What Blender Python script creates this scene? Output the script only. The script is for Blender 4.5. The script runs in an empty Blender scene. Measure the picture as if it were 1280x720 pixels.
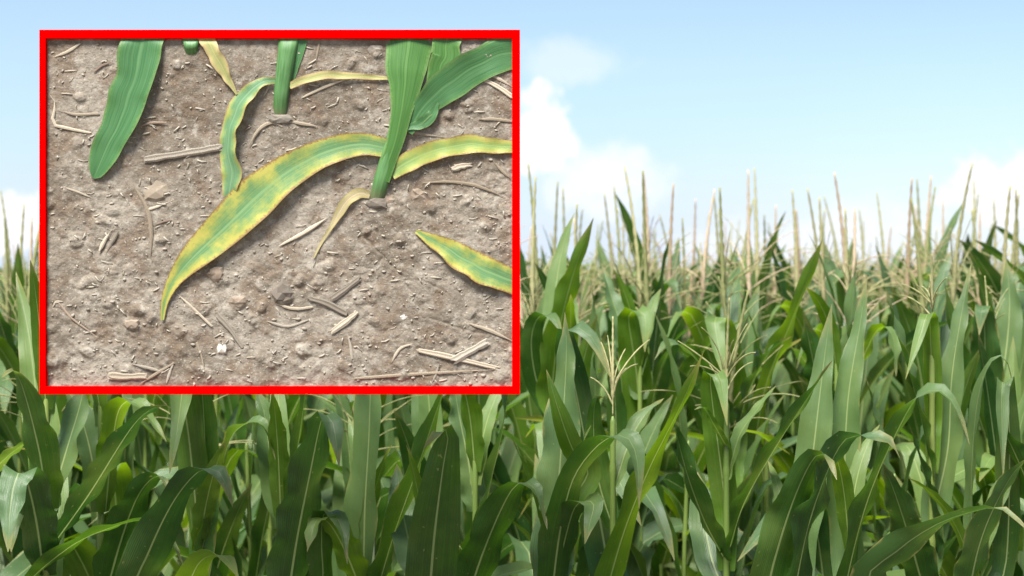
import bpy, math, random
import numpy as np
from mathutils import Vector

# ------------------------------------------------------------------ scene, camera, light
S = bpy.context.scene
COL = S.collection
R = math.radians
CAM_Z = 2.15                    # eye height above the field
F = 1280 * 50 / 36.0            # focal length in pixels of a 1280 wide picture
HOR = 335.0                     # horizon row

cam = bpy.data.cameras.new("camera")
cam.lens = 50
cam.sensor_width = 36
cam.shift_y = -(360 - HOR) / 1280
cam.clip_start = 0.05
cam.clip_end = 3000
cam.dof.use_dof = True
cam.dof.focus_distance = 2.75
cam.dof.aperture_fstop = 4.2
co = bpy.data.objects.new("camera", cam)
COL.objects.link(co)
co.location = (0, 0, CAM_Z)
co.rotation_euler = (R(90), 0, 0)
S.camera = co

SUN_EL, SUN_AZ = R(60), R(205)   # azimuth clockwise from +Y: behind the camera, a little to the left
S.view_settings.view_transform = 'Standard'
S.view_settings.look = 'None'
S.view_settings.gamma = 1
S.view_settings.exposure = 1.86

w = bpy.data.worlds.new("World")
S.world = w
w.use_nodes = True
nt = w.node_tree
nt.nodes.clear()


class NB:
    """tiny node-building helper"""
    def __init__(self, tree):
        self.t = tree

    def n(self, typ, **kw):
        nd = self.t.nodes.new(typ)
        for k, v in kw.items():
            setattr(nd, k, v)
        return nd

    def put(self, sock, v):
        if isinstance(v, bpy.types.NodeSocket):
            self.t.links.new(v, sock)
        else:
            sock.default_value = v

    def math(self, op, a, b=0.0, c=0.0):
        nd = self.n('ShaderNodeMath', operation=op)
        self.put(nd.inputs[0], a)
        self.put(nd.inputs[1], b)
        self.put(nd.inputs[2], c)
        return nd.outputs[0]

    def ramp(self, v, lo, hi, a=0.0, b=1.0):
        nd = self.n('ShaderNodeMapRange', interpolation_type='SMOOTHSTEP')
        self.put(nd.inputs[0], v)
        self.put(nd.inputs[1], lo)
        self.put(nd.inputs[2], hi)
        self.put(nd.inputs[3], a)
        self.put(nd.inputs[4], b)
        return nd.outputs[0]

    def mix(self, f, a, b):
        nd = self.n('ShaderNodeMix', data_type='RGBA')
        self.put(nd.inputs[0], f)
        self.put(nd.inputs[6], a if isinstance(a, bpy.types.NodeSocket) else (*a, 1))
        self.put(nd.inputs[7], b if isinstance(b, bpy.types.NodeSocket) else (*b, 1))
        return nd.outputs[2]

    def noise(self, vec, scale, detail=3.0, rough=0.55):
        nd = self.n('ShaderNodeTexNoise')
        if vec is not None:
            self.put(nd.inputs['Vector'], vec)
        nd.inputs['Scale'].default_value = scale
        nd.inputs['Detail'].default_value = detail
        nd.inputs['Roughness'].default_value = rough
        return nd.outputs[0]


b = NB(nt)
sky = b.n('ShaderNodeTexSky', sky_type='NISHITA')
sky.sun_disc = False
sky.sun_elevation = SUN_EL
sky.sun_rotation = SUN_AZ
sky.air_density = 1.0
sky.dust_density = 0.35
sky.ozone_density = 1.0
tc = b.n('ShaderNodeTexCoord')
sep = b.n('ShaderNodeSeparateXYZ')
b.put(sep.inputs[0], tc.outputs['Generated'])
az = b.math('ARCTAN2', sep.outputs[0], sep.outputs[1])
el = b.math('ARCSINE', sep.outputs[2])
n1 = b.noise(tc.outputs['Generated'], 11, 5, 0.6)
n2 = b.noise(tc.outputs['Generated'], 34, 5, 0.6)
nn = b.math('ADD', b.math('MULTIPLY', b.math('SUBTRACT', n1, 0.5), 3.2),
            b.math('MULTIPLY', b.math('SUBTRACT', n2, 0.5), 1.6))
mask = None
# cumulus heads low over the field: azimuth, elevation, half sizes (degrees), density
for a0, e0, sa, se, k in ((1.0, 4.0, 1.7, 1.9, 1.0), (3.6, 2.3, 3.4, 1.5, 0.7), (21.3, 1.3, 3.9, 2.2, 0.95),
                          (-19.5, 0.5, 4.0, 1.7, 0.95), (2.6, 7.1, 2.2, .9, .33), (11.5, -0.2, 6.0, 1.3, .5),
                          (-8.0, 2.5, 5.0, 1.6, .8), (31, 3.0, 5, 2.2, .9), (-33, 3.6, 6, 2.4, .9),
                          (60, 5, 9, 3, .9), (-75, 6, 10, 3, .9), (110, 4, 12, 3, .9), (-130, 5, 12, 3, .9)):
    dx = b.math('DIVIDE', b.math('SUBTRACT', az, R(a0)), R(sa))
    dy = b.math('DIVIDE', b.math('SUBTRACT', el, R(e0 + 1.1)), R(se))
    d = b.math('SQRT', b.math('ADD', b.math('MULTIPLY', dx, dx), b.math('MULTIPLY', dy, dy)))
    d = b.math('ADD', d, nn)
    m = b.ramp(d, 1.2 if k < .9 else 1.02, 0.2 if k < .9 else 0.55, 0.0, k)
    mask = m if mask is None else b.math('MAXIMUM', mask, m)
# thin haze, denser to the horizon, and a few scattered clouds everywhere else
ns = b.noise(tc.outputs['Generated'], 3.2, 6, 0.6)
sc_ = b.math('MULTIPLY', b.ramp(ns, .54, .70, 0, .85), b.ramp(el, R(11), R(20)))
mask = b.math('MAXIMUM', mask, sc_)
hz = b.math('ADD', b.ramp(el, R(12), R(-1.0), 0.26, 0.9), b.math('MULTIPLY', b.math('SUBTRACT', ns, .5), .35))
hz = b.math('SUBTRACT', hz, b.ramp(az, R(4), R(24), 0.0, 0.22))
hcol = b.mix(b.ramp(el, R(6.5), R(1.5)), (3.35, 4.6, 6.1), (4.1, 4.8, 6.1))
colr = b.mix(hz, sky.outputs[0], hcol)
colr = b.mix(mask, colr, (6.5, 6.5, 6.75))
bg = b.n('ShaderNodeBackground')
b.put(bg.inputs[0], colr)
bg.inputs[1].default_value = 0.048
ou = b.n('ShaderNodeOutputWorld')
nt.links.new(bg.outputs[0], ou.inputs[0])

sun = bpy.data.lights.new("sun", 'SUN')
sun.energy = 3.3
sun.angle = R(22)
sun.color = (1.0, 0.975, 0.93)
so = bpy.data.objects.new("sun", sun)
COL.objects.link(so)
sd = Vector((math.sin(SUN_AZ) * math.cos(SUN_EL), math.cos(SUN_AZ) * math.cos(SUN_EL), math.sin(SUN_EL)))
so.rotation_euler = (-sd).to_track_quat('-Z', 'Y').to_euler()
so.location = sd * 40


# ------------------------------------------------------------------ helpers
def at(px, py, Y):
    """the point at distance Y that the camera sees at pixel (px, py) of the photograph"""
    return np.array(((px - 640) / F * Y, Y, CAM_Z + (HOR - py) / F * Y))


def unit(v):
    return v / (np.linalg.norm(v) + 1e-12)


def make_mesh(name, verts, faces, mat, uv=None, smooth=True):
    me = bpy.data.meshes.new(name)
    me.from_pydata([tuple(map(float, p)) for p in verts], [], [tuple(map(int, f)) for f in faces])
    if uv is not None:
        lay = me.uv_layers.new(name="UVMap")
        idx = np.empty(len(me.loops), dtype=np.int32)
        me.loops.foreach_get("vertex_index", idx)
        lay.data.foreach_set("uv", np.asarray(uv, dtype=np.float32)[idx].ravel())
    if smooth:
        me.polygons.foreach_set("use_smooth", np.ones(len(me.polygons), dtype=bool))
    if mat is not None:
        me.materials.append(mat)
    return me


def big_mesh(name, verts, faces, mat, uv=None, matidx=None):
    """numpy route for big joined meshes; faces (n,4) or (n,3)"""
    me = bpy.data.meshes.new(name)
    verts = np.asarray(verts, dtype=np.float32)
    faces = np.asarray(faces, dtype=np.int32)
    k = faces.shape[1]
    me.vertices.add(len(verts))
    me.vertices.foreach_set("co", verts.ravel())
    me.loops.add(faces.size)
    me.loops.foreach_set("vertex_index", faces.ravel())
    me.polygons.add(len(faces))
    me.polygons.foreach_set("loop_start", np.arange(0, faces.size, k, dtype=np.int32))
    me.polygons.foreach_set("loop_total", np.full(len(faces), k, dtype=np.int32))
    me.polygons.foreach_set("use_smooth", np.ones(len(faces), dtype=bool))
    if uv is not None:
        lay = me.uv_layers.new(name="UVMap")
        lay.data.foreach_set("uv", np.asarray(uv, dtype=np.float32)[faces.ravel()].ravel())
    for m in (mat if isinstance(mat, (list, tuple)) else [mat]):
        me.materials.append(m)
    if matidx is not None:
        me.polygons.foreach_set("material_index", np.asarray(matidx, dtype=np.int32))
    me.update()
    return me


def link(name, data, parent=None, loc=None):
    o = bpy.data.objects.new(name, data)
    COL.objects.link(o)
    if parent is not None:
        o.parent = parent
    if loc is not None:
        o.location = loc
    return o


def tag(o, label=None, cat=None, group=None, kind=None):
    if label:
        o["label"] = label
    if cat:
        o["category"] = cat
    if group:
        o["group"] = group
    if kind:
        o["kind"] = kind
    return o


def spline(P, n):
    """Catmull-Rom resample of the points P to n points, evenly by arc length"""
    P = np.asarray(P, float)
    if len(P) == 2:
        t = np.linspace(0, 1, n)[:, None]
        return P[0] * (1 - t) + P[1] * t
    Q = np.vstack([2 * P[0] - P[1], P, 2 * P[-1] - P[-2]])
    out = []
    for i in range(1, len(Q) - 2):
        p0, p1, p2, p3 = Q[i - 1], Q[i], Q[i + 1], Q[i + 2]
        for t in np.linspace(0, 1, 12, endpoint=False):
            out.append(.5 * (2 * p1 + (p2 - p0) * t + (2 * p0 - 5 * p1 + 4 * p2 - p3) * t * t
                             + (3 * p1 - p0 - 3 * p2 + p3) * t ** 3))
    out.append(Q[-2])
    out = np.array(out)
    s = np.concatenate([[0], np.cumsum(np.linalg.norm(np.diff(out[:, :3], axis=0), axis=1))])
    u = np.linspace(0, s[-1], n)
    return np.stack([np.interp(u, s, out[:, k]) for k in range(P.shape[1])], 1)


def tangents(P):
    T = np.gradient(P, axis=0)
    return T / (np.linalg.norm(T, axis=1, keepdims=True) + 1e-12)


def ribbon(P, side, width, across=7, fold=.22, wave=0.0, freq=4.0, ph=0.0, lin=True):
    """leaf blade: grid along P, 'across' vertices wide; front faces are the upper side"""
    P = np.asarray(P)
    n = len(P)
    T = tangents(P)
    side = side - (side * T).sum(1, keepdims=True) * T
    side /= np.linalg.norm(side, axis=1, keepdims=True) + 1e-12
    N = np.cross(T, side)
    u = np.linspace(-1, 1, across)
    v = np.linspace(0, 1, n)
    hw = np.asarray(width)[:, None] * .5
    sgn = np.sign(u)[None, :]
    amp = wave * np.sin(2 * math.pi * (freq * v[:, None]) + ph + sgn * 1.3 + 0.6 * np.sin(v[:, None] * 17 + ph))
    amp = amp * np.abs(u)[None, :] ** 1.6 * np.minimum(1, hw / (hw.max() * .6))
    off = fold * np.abs(u)[None, :] ** 1.3 * hw + amp
    lat = u[None, :] * hw * math.cos(math.atan(fold))
    V = P[:, None, :] + side[:, None, :] * lat[..., None] + N[:, None, :] * off[..., None]
    UV = np.stack(np.broadcast_arrays((u[None, :] + 1) / 2, v[:, None]), -1)
    i, j = np.meshgrid(np.arange(n - 1), np.arange(across - 1), indexing='ij')
    a = (i * across + j).ravel()
    quads = np.stack([a, a + across, a + across + 1, a + 1], 1)
    return V.reshape(-1, 3), quads, UV.reshape(-1, 2)


def tube(P, rad, k=6, squash=None):
    """closed tube along P"""
    P = np.asarray(P, float)
    n = len(P)
    T = tangents(P)
    ref = np.array([0.31, 0.9, 0.2]) if abs(T[0][1]) < .8 else np.array([1, 0, .1])
    A = np.cross(T, ref)
    A /= np.linalg.norm(A, axis=1, keepdims=True) + 1e-12
    B = np.cross(T, A)
    th = np.linspace(0, 2 * math.pi, k, endpoint=False)
    r = np.asarray(rad, float)
    if r.ndim == 0:
        r = np.full(n, float(r))
    ca, sb = np.cos(th), np.sin(th)
    V = P[:, None, :] + r[:, None, None] * (A[:, None, :] * ca[None, :, None] + B[:, None, :] * sb[None, :, None])
    V = V.reshape(-1, 3)
    i, j = np.meshgrid(np.arange(n - 1), np.arange(k), indexing='ij')
    a = (i * k + j).ravel()
    c = (i * k + (j + 1) % k).ravel()
    quads = np.stack([a, c, c + k, a + k], 1)
    faces = [tuple(q) for q in quads]
    faces.append(tuple(range(k))[::-1])
    faces.append(tuple(range((n - 1) * k, n * k)))
    uv = np.stack(np.broadcast_arrays((np.arange(k) / k)[None, :], np.linspace(0, 1, n)[:, None]), -1).reshape(-1, 2)
    return V, faces, uv


def box_mesh(name, x0, x1, y0, y1, z0, z1, mat, bev=0.0):
    v = [(x, y, z) for x in (x0, x1) for y in (y0, y1) for z in (z0, z1)]
    f = [(0, 1, 3, 2), (4, 6, 7, 5), (0, 4, 5, 1), (2, 3, 7, 6), (0, 2, 6, 4), (1, 5, 7, 3)]
    me = make_mesh(name, v, f, mat, smooth=False)
    if bev:
        import bmesh
        bm = bmesh.new()
        bm.from_mesh(me)
        bmesh.ops.bevel(bm, geom=bm.edges[:], offset=bev, segments=2, affect='EDGES', profile=.6)
        bm.to_mesh(me)
        bm.free()
    return me


# ------------------------------------------------------------------ materials
def new_mat(name):
    m = bpy.data.materials.new(name)
    m.use_nodes = True
    m.node_tree.nodes.clear()
    return m, NB(m.node_tree)


def finish(m, B, col, rough=.5, bump=None, spec=.5, transl=None, tcol=None):
    p = B.n('ShaderNodeBsdfPrincipled')
    B.put(p.inputs['Base Color'], col if isinstance(col, bpy.types.NodeSocket) else (*col, 1))
    B.put(p.inputs['Roughness'], rough)
    p.inputs['Specular IOR Level'].default_value = spec
    if bump is not None:
        bp = B.n('ShaderNodeBump')
        bp.inputs['Strength'].default_value = bump[1]
        bp.inputs['Distance'].default_value = bump[2]
        B.put(bp.inputs['Height'], bump[0])
        B.t.links.new(bp.outputs[0], p.inputs['Normal'])
    o = B.n('ShaderNodeOutputMaterial')
    if transl:
        tr = B.n('ShaderNodeBsdfTranslucent')
        B.put(tr.inputs[0], tcol if tcol is not None else col)
        mx = B.n('ShaderNodeMixShader')
        mx.inputs[0].default_value = transl
        B.t.links.new(p.outputs[0], mx.inputs[1])
        B.t.links.new(tr.outputs[0], mx.inputs[2])
        B.t.links.new(mx.outputs[0], o.inputs[0])
    else:
        B.t.links.new(p.outputs[0], o.inputs[0])
    return m


def leaf_material(name, dark, light, under, rib, transl=.30, rough=.38):  # under tints the upper side, sky light put into the colour
    m, B = new_mat(name)
    tcn = B.n('ShaderNodeTexCoord')
    uv = B.n('ShaderNodeSeparateXYZ')
    B.put(uv.inputs[0], tcn.outputs['UV'])
    u, v = uv.outputs[0], uv.outputs[1]
    a = B.math('ABSOLUTE', B.math('MULTIPLY_ADD', u, 2.0, -1.0))
    oi = B.n('ShaderNodeObjectInfo')
    # long streaks along the blade
    mp = B.n('ShaderNodeMapping')
    mp.inputs['Scale'].default_value = (38, 1.6, 1)
    B.put(mp.inputs[0], tcn.outputs['UV'])
    streak = B.noise(mp.outputs[0], 1.0, 3, .6)
    blot = B.noise(tcn.outputs['Object'], 16, 3, .6)
    f = B.math('ADD', B.math('MULTIPLY', streak, .55), B.math('MULTIPLY', blot, .45))
    f = B.math('ADD', f, B.math('MULTIPLY', B.math('SUBTRACT', oi.outputs['Random'], .5), .30))
    f = B.ramp(f, .28, .74)
    c = B.mix(f, dark, light)
    geo = B.n('ShaderNodeNewGeometry')
    front = B.math('SUBTRACT', 1.0, geo.outputs['Backfacing'])
    c = B.mix(B.math('MULTIPLY', front, B.math('MULTIPLY_ADD', blot, .5, .35)), c, under)  # upper face painted paler than the back, as if lit from above
    # yellowed and dried tip and rim on some leaves
    dry = B.ramp(B.math('ADD', B.math('ADD', v, B.math('MULTIPLY', a, .06)), B.math('MULTIPLY', blot, .16)), 1.0, 1.10)
    c = B.mix(B.math('MULTIPLY', dry, .55), c, (.32, .25, .09))
    old = B.ramp(oi.outputs['Random'], .55, .95)
    edge = B.ramp(B.math('ADD', a, B.math('MULTIPLY', B.math('SUBTRACT', blot, .5), .9)), .92, 1.08)
    c = B.mix(B.math('MULTIPLY', B.math('MULTIPLY', edge, old), .75), c, (.30, .25, .08))
    big = B.ramp(B.noise(tcn.outputs['Object'], 5, 3, .6), .45, .7)
    c = B.mix(B.math('MULTIPLY', big, .35), c, (.15, .20, .045))
    # small tears and spots
    sp = B.ramp(B.noise(tcn.outputs['Object'], 95, 2, .5), .705, .76)
    c = B.mix(B.math('MULTIPLY', sp, .5), c, (.30, .27, .10))
    # pale midrib, thinning to the tip
    wr = B.math('MULTIPLY_ADD', v, -.055, .085)
    rb = B.ramp(a, B.math('MULTIPLY', wr, .45), wr, 1.0, 0.0)
    rb = B.math('MULTIPLY', rb, B.math('MULTIPLY_ADD', v, -.45, .95))
    c = B.mix(rb, c, rib)
    # parallel veins
    vein = B.math('SINE', B.math('MULTIPLY', u, 150.0))
    h = B.math('MULTIPLY_ADD', vein, .12, B.math('ADD', B.math('MULTIPLY', streak, .8), B.math('MULTIPLY', blot, .5)))
    ry = B.math('MULTIPLY_ADD', blot, .25, rough - .1)
    hs = B.n('ShaderNodeHueSaturation')
    hs.inputs['Saturation'].default_value = 1.1
    hs.inputs['Value'].default_value = 2.05
    hs.inputs['Hue'].default_value = .48
    B.put(hs.inputs['Color'], c)
    return finish(m, B, c, ry, (h, .45, .004), .5, transl, hs.outputs[0])


M_LEAF = leaf_material("corn_leaf_green", (.023, .072, .010), (.058, .132, .017), (.140, .210, .080), (.34, .39, .16), .40)
M_LEAF2 = leaf_material("corn_leaf_fresh", (.058, .130, .012), (.120, .215, .022), (.185, .260, .095), (.36, .42, .16), .42)
M_LEAF3 = leaf_material("corn_leaf_deep", (.016, .056, .011), (.040, .100, .018), (.112, .180, .076), (.30, .35, .15), .32)
LEAFS = (M_LEAF, M_LEAF2, M_LEAF3)


def simple_noise_mat(name, c1, c2, scale, rough=.6, bump=.3, dist=.003, transl=None, stretch=None):
    m, B = new_mat(name)
    tcn = B.n('ShaderNodeTexCoord')
    vec = tcn.outputs['Object']
    if stretch:
        mp = B.n('ShaderNodeMapping')
        mp.inputs['Scale'].default_value = stretch
        B.put(mp.inputs[0], tcn.outputs['UV'])
        vec = mp.outputs[0]
    nz = B.noise(vec, scale, 4, .6)
    oi = B.n('ShaderNodeObjectInfo')
    f = B.math('ADD', nz, B.math('MULTIPLY', B.math('SUBTRACT', oi.outputs['Random'], .5), .4))
    c = B.mix(B.ramp(f, .28, .72), c1, c2)
    return finish(m, B, c, rough, (nz, bump, dist), .4, transl)


M_STALK = simple_noise_mat("corn_stalk", (.11, .17, .035), (.20, .25, .06), 14, .45, .2, .002, .08, (3, 9, 1))
M_TASSEL = simple_noise_mat("tassel_beige", (.48, .35, .21), (.66, .52, .35), 60, .8, .5, .003, .35)
M_TASSEL2 = simple_noise_mat("tassel_green", (.28, .29, .11), (.48, .44, .22), 60, .8, .5, .003, .35)

# ------------------------------------------------------------------ ground
m, B = new_mat("field_soil")
tcn = B.n('ShaderNodeTexCoord')
g1 = B.noise(tcn.outputs['Object'], .9, 6, .6)
g2 = B.noise(tcn.outputs['Object'], 14, 5, .65)
c = B.mix(B.ramp(B.math('ADD', B.math('MULTIPLY', g1, .5), B.math('MULTIPLY', g2, .5)), .35, .65), (.10, .075, .05), (.21, .165, .115))
finish(m, B, c, .95, (g2, .8, .03), .2)
M_GROUND = m
gv, gf = [], []
xs = [-1200, -300, -80, -30, -12, -6, -3, 0, 3, 6, 12, 30, 80, 300, 1200]
for yy in xs:
    for xx in xs:
        z = 0.03 * math.sin(xx * 1.3) * math.cos(yy * .9) if abs(xx) < 40 and abs(yy) < 40 else 0
        gv.append((xx, yy + 10, z - .02))
n_ = len(xs)
for i in range(n_ - 1):
    for j in range(n_ - 1):
        a = i * n_ + j
        gf.append((a, a + 1, a + n_ + 1, a + n_))
tag(link("ground", make_mesh("ground", gv, gf, M_GROUND)), kind="structure")


# ------------------------------------------------------------------ corn plants
def blade_width(v, wmax):
    up = .62 + .38 * np.clip(v / .28, 0, 1) ** .8
    dn = np.where(v > .38, 1 - np.clip((v - .38) / .62, 0, 1) ** 2.1, 1.0)
    return np.maximum(wmax * up * dn, .0012)


def leaf_geo(rnd, length, wmax, el0, curve, azim, z0, kink=None, n=15, across=5, r0=.008):
    """free leaf growing from the stalk at height z0; leans out along 'azim'"""
    s = np.linspace(0, 1, n)
    th = el0 - curve * s ** 1.7
    if kink:
        th = th - kink[1] / (1 + np.exp(-(s - kink[0]) * 38))
    ds = length / (n - 1)
    r = r0 + np.concatenate([[0], np.cumsum(np.cos(th[:-1]) * ds)])
    z = z0 + np.concatenate([[0], np.cumsum(np.sin(th[:-1]) * ds)])
    sway = rnd.uniform(-.10, .10) * s ** 2 * length
    d = np.array((math.cos(azim), math.sin(azim), 0))
    q = np.array((-math.sin(azim), math.cos(azim), 0))       # z x d
    P = d * r[:, None] + q * sway[:, None] + np.array((0, 0, 1)) * z[:, None]
    tw = rnd.uniform(-.75, .75) * s ** 1.3
    T = tangents(P)
    side = np.repeat(q[None], n, 0)
    N = np.cross(T, side)
    side = side * np.cos(tw)[:, None] + N * np.sin(tw)[:, None]
    return ribbon(P, side, blade_width(s, wmax), across, rnd.uniform(.12, .34), rnd.uniform(.004, .011) * wmax / .09,
                  rnd.uniform(3, 6), rnd.uniform(0, 6))


def tassel_geo(rnd, z0, length, nb, spread, rings=26, k=5, bseg=13, lean=None, off=(0, 0), blen=1.0, mainr=1.0):
    VS, FS, n0 = [], [], 0
    lean = rnd.uniform(-.16, .16) if lean is None else lean
    la = rnd.uniform(0, 6.28)

    def add(P, rad, kk):
        nonlocal n0
        V, f, _ = tube(P, rad, kk)
        VS.append(V)
        FS.extend(tuple(i + n0 for i in q) for q in f)
        n0 += len(V)
    s = np.linspace(0, 1, rings)
    base = np.array((off[0], off[1], z0))
    bend = np.array((math.cos(la), math.sin(la), 0)) * lean
    main = base + np.array((0, 0, 1)) * (s * length)[:, None] + bend * (s ** 2 * length)[:, None]
    rad = mainr * np.where(s < .2, .0032, .0090 * (1 - .64 * (s - .2) / .8)) * (1 + .22 * np.where(np.arange(rings) % 2, 1, -1) * (s > .25))
    add(main, rad, k)
    for i in range(nb):
        f0 = rnd.uniform(.06, .34)
        L = length * rnd.uniform(.30, .54) * blen
        e0 = rnd.uniform(.75, 1.25) if rnd.random() < .6 else rnd.uniform(.35, .8)
        e0 = min(1.4, e0 / spread)
        cv = rnd.uniform(.2, 1.3) * spread
        a_ = rnd.uniform(0, 6.28)
        t = np.linspace(0, 1, bseg)
        th = e0 - cv * t ** 1.4
        ds = L / (bseg - 1)
        rr = np.concatenate([[0], np.cumsum(np.cos(th[:-1]) * ds)])
        zz = np.concatenate([[0], np.cumsum(np.sin(th[:-1]) * ds)])
        p0 = base + np.array((0, 0, f0 * length)) + bend * (f0 ** 2 * length)
        P = p0 + np.stack([np.cos(a_) * rr, np.sin(a_) * rr, zz], 1)
        rad = np.where(t < .12, .0013, .0023 * (1 - .5 * t)) * (1 + np.array([rnd.uniform(-.3, .3) for _ in range(bseg)]))
        add(P, rad, max(3, k - 1))
    return np.vstack(VS), FS


def stalk_geo(zs_nodes, ztop, r0, r1, zbot=-.03, k=8, bow=(0, 0)):
    zz, rr = [zbot], [r0 * 1.1]
    for zn in zs_nodes:
        rad = r0 + (r1 - r0) * zn / ztop
        zz += [zn - .022, zn - .006, zn + .004, zn + .016]
        rr += [rad, rad * 1.28, rad * 1.22, rad * 1.02]
    zz += [ztop - .012, ztop]
    rr += [r1, r1 * .35]
    zz = np.array(zz)
    t = np.clip(zz / ztop, 0, 1)
    P = np.stack([bow[0] * t ** 2, bow[1] * t ** 2, zz], 1)
    return tube(P, rr, k)


def make_proto(seed, height, fold_p=.42):
    """list of (part name, mesh) for one corn plant; 'height' is the base of its tassel"""
    rnd = random.Random(seed)
    parts = []
    n = 12
    zn = [.16 + (height - .25) * (i / (n - 1)) ** 1.02 for i in range(n)]
    rank = rnd.uniform(0, 6.28)
    V, f, uv = stalk_geo(zn, height + .03, .0125, .0052)
    parts.append(("stalk", make_mesh("stalk", V, f, M_STALK, uv)))
    for i, z in enumerate(zn):
        t = i / (n - 1)
        az_ = rank + (math.pi if i % 2 else 0) + rnd.uniform(-.4, .4)
        L = (.62 + .30 * math.sin(math.pi * min(1, t * 1.05 + .05))) * rnd.uniform(.88, 1.1) * (1 - .33 * max(0, t - .75) / .25)
        wd = (.085 + .020 * math.sin(math.pi * t)) * rnd.uniform(.88, 1.1) * (1 - .25 * max(0, t - .8) / .2)
        el0 = R(rnd.uniform(62, 80) + 4 * t)
        cv = rnd.uniform(.9, 2.3) * (1 - .45 * t)
        kink = (rnd.uniform(.5, .75), rnd.uniform(1.2, 2.2)) if rnd.random() < fold_p else None
        if kink:
            cv *= .45
        if i >= n - 4 and rnd.random() < .6:
            el0, cv, kink, L = R(rnd.uniform(76, 86)), rnd.uniform(.1, .55), None, rnd.uniform(.48, .60) - .03 * (i - n + 4)
        V, q, uv = leaf_geo(rnd, L, wd, el0, cv, az_, z, kink)
        parts.append(("leaf", make_mesh("leaf", V, q, rnd.choice((M_LEAF, M_LEAF, M_LEAF2, M_LEAF3)), uv)))
    V, f = tassel_geo(rnd, height, rnd.uniform(.42, .56), rnd.randint(10, 15), rnd.uniform(.65, 1.25))
    parts.append(("tassel", make_mesh("tassel", V, f, M_TASSEL if rnd.random() < .5 else M_TASSEL2)))
    return parts


PROTO_H = 1.86                      # tassel base of every prototype
PROTOS = [make_proto(100 + i, PROTO_H) for i in range(11)]
PROTOS += [make_proto(300 + i, PROTO_H, .85) for i in range(4)]     # the second row bends more leaves over
PROTO_TIP = [max(v.co.z for v in p[-1][1].vertices) for p in PROTOS]


def place_plant(k, x, y, tip, rz, label, group, lean=0.0, tassel=True, drop=None):
    sc = tip / PROTO_TIP[k]
    root = link("corn_plant", None, None, (x, y, 0))
    root.rotation_euler = (lean * math.cos(rz * 3), lean * math.sin(rz * 5), rz)
    root.scale = (sc * .5 + .5, sc * .5 + .5, sc)
    tag(root, label, "corn plant", group)
    for nm, me in PROTOS[k]:
        if nm == "tassel" and not tassel:
            continue
        link(nm, me, root)
    return root


# ---- front row: each plant with the leaves the photograph shows
# stalk pixel column, distance, pixel row of the stalk top, tassel (pixel rows of base and tip or None), label
FRONT = [
    dict(px=-52, Y=3.15, top=520, label="corn plant at the far left edge, its leaves reaching in from outside"),
    dict(px=58, Y=3.10, top=492, label="corn plant with bare yellow-green stalk below the board's lower left corner"),
    dict(px=126, Y=3.22, top=498, label="thin-stalked corn plant second from the left with a leaf bent over right"),
    dict(px=248, Y=3.05, top=650, label="corn plant with a broad dark arching leaf under the left half of the board"),
    dict(px=351, Y=3.08, top=610, label="corn plant whose broad front leaf ends in a pale folded tip below the board"),
    dict(px=456, Y=3.12, top=660, label="corn plant with one wide upright leaf straight below the board's middle"),
    dict(px=536, Y=3.00, top=705, label="corn plant with a wide round-shouldered leaf whose small tip folds to the left"),
    dict(px=594, Y=3.20, top=570, label="corn plant with yellowish stalk under the board's right end"),
    dict(px=690, Y=3.05, top=690, label="corn plant below the board's right corner, leaf arching right to a pale tip"),
    dict(px=766, Y=3.12, top=520, tas=(516, 392), label="corn plant with spreading young tassel and long bright leaf pointing up right"),
    dict(px=908, Y=3.08, top=500, tas=(500, 372), label="corn plant with clear jointed yellow-green stalk in the middle of the right half"),
    dict(px=994, Y=3.00, top=700, label="corn plant with dark leaf bent flat at its top, right of the jointed stalk"),
    dict(px=1062, Y=3.06, top=650, label="corn plant with a tall arching leaf hanging over to the right, at lower right"),
    dict(px=1165, Y=3.18, top=400, tas=(402, 318), label="corn plant with a low pale spreading tassel near the right edge"),
    dict(px=1222, Y=3.02, top=705, label="corn plant at lower right with dark leaves and a leaf arching out of the picture"),
    dict(px=1335, Y=3.10, top=520, label="corn plant at the far right edge, leaning into the picture"),
]
SECOND = [
    dict(px=712, Y=3.86, top=470, label="second-row corn plant with a big bright leaf standing up beside the frame's right edge"),
    dict(px=800, Y=3.92, top=440, label="second-row corn plant with a pale leaf behind the young spreading tassel"),
    dict(px=914, Y=3.80, top=470, tas=(478, 345), label="second-row corn plant with a pale folded leaf and tassel above the jointed stalk"),
    dict(px=958, Y=3.90, top=480, label="second-row corn plant with a long bright blade slanting up right mid-picture"),
    dict(px=1046, Y=3.84, top=450, label="second-row corn plant with wide dull-green leaves right of the slanting bright blade"),
    dict(px=1236, Y=3.84, top=440, tas=(430, 335), label="second-row corn plant with a dark square-topped leaf near the right edge"),
]
for q_ in SECOND:
    q_['grp'] = "corn plants in the second row"
FRONT += SECOND
GROUP_F = "corn plants in the front row"

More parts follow.
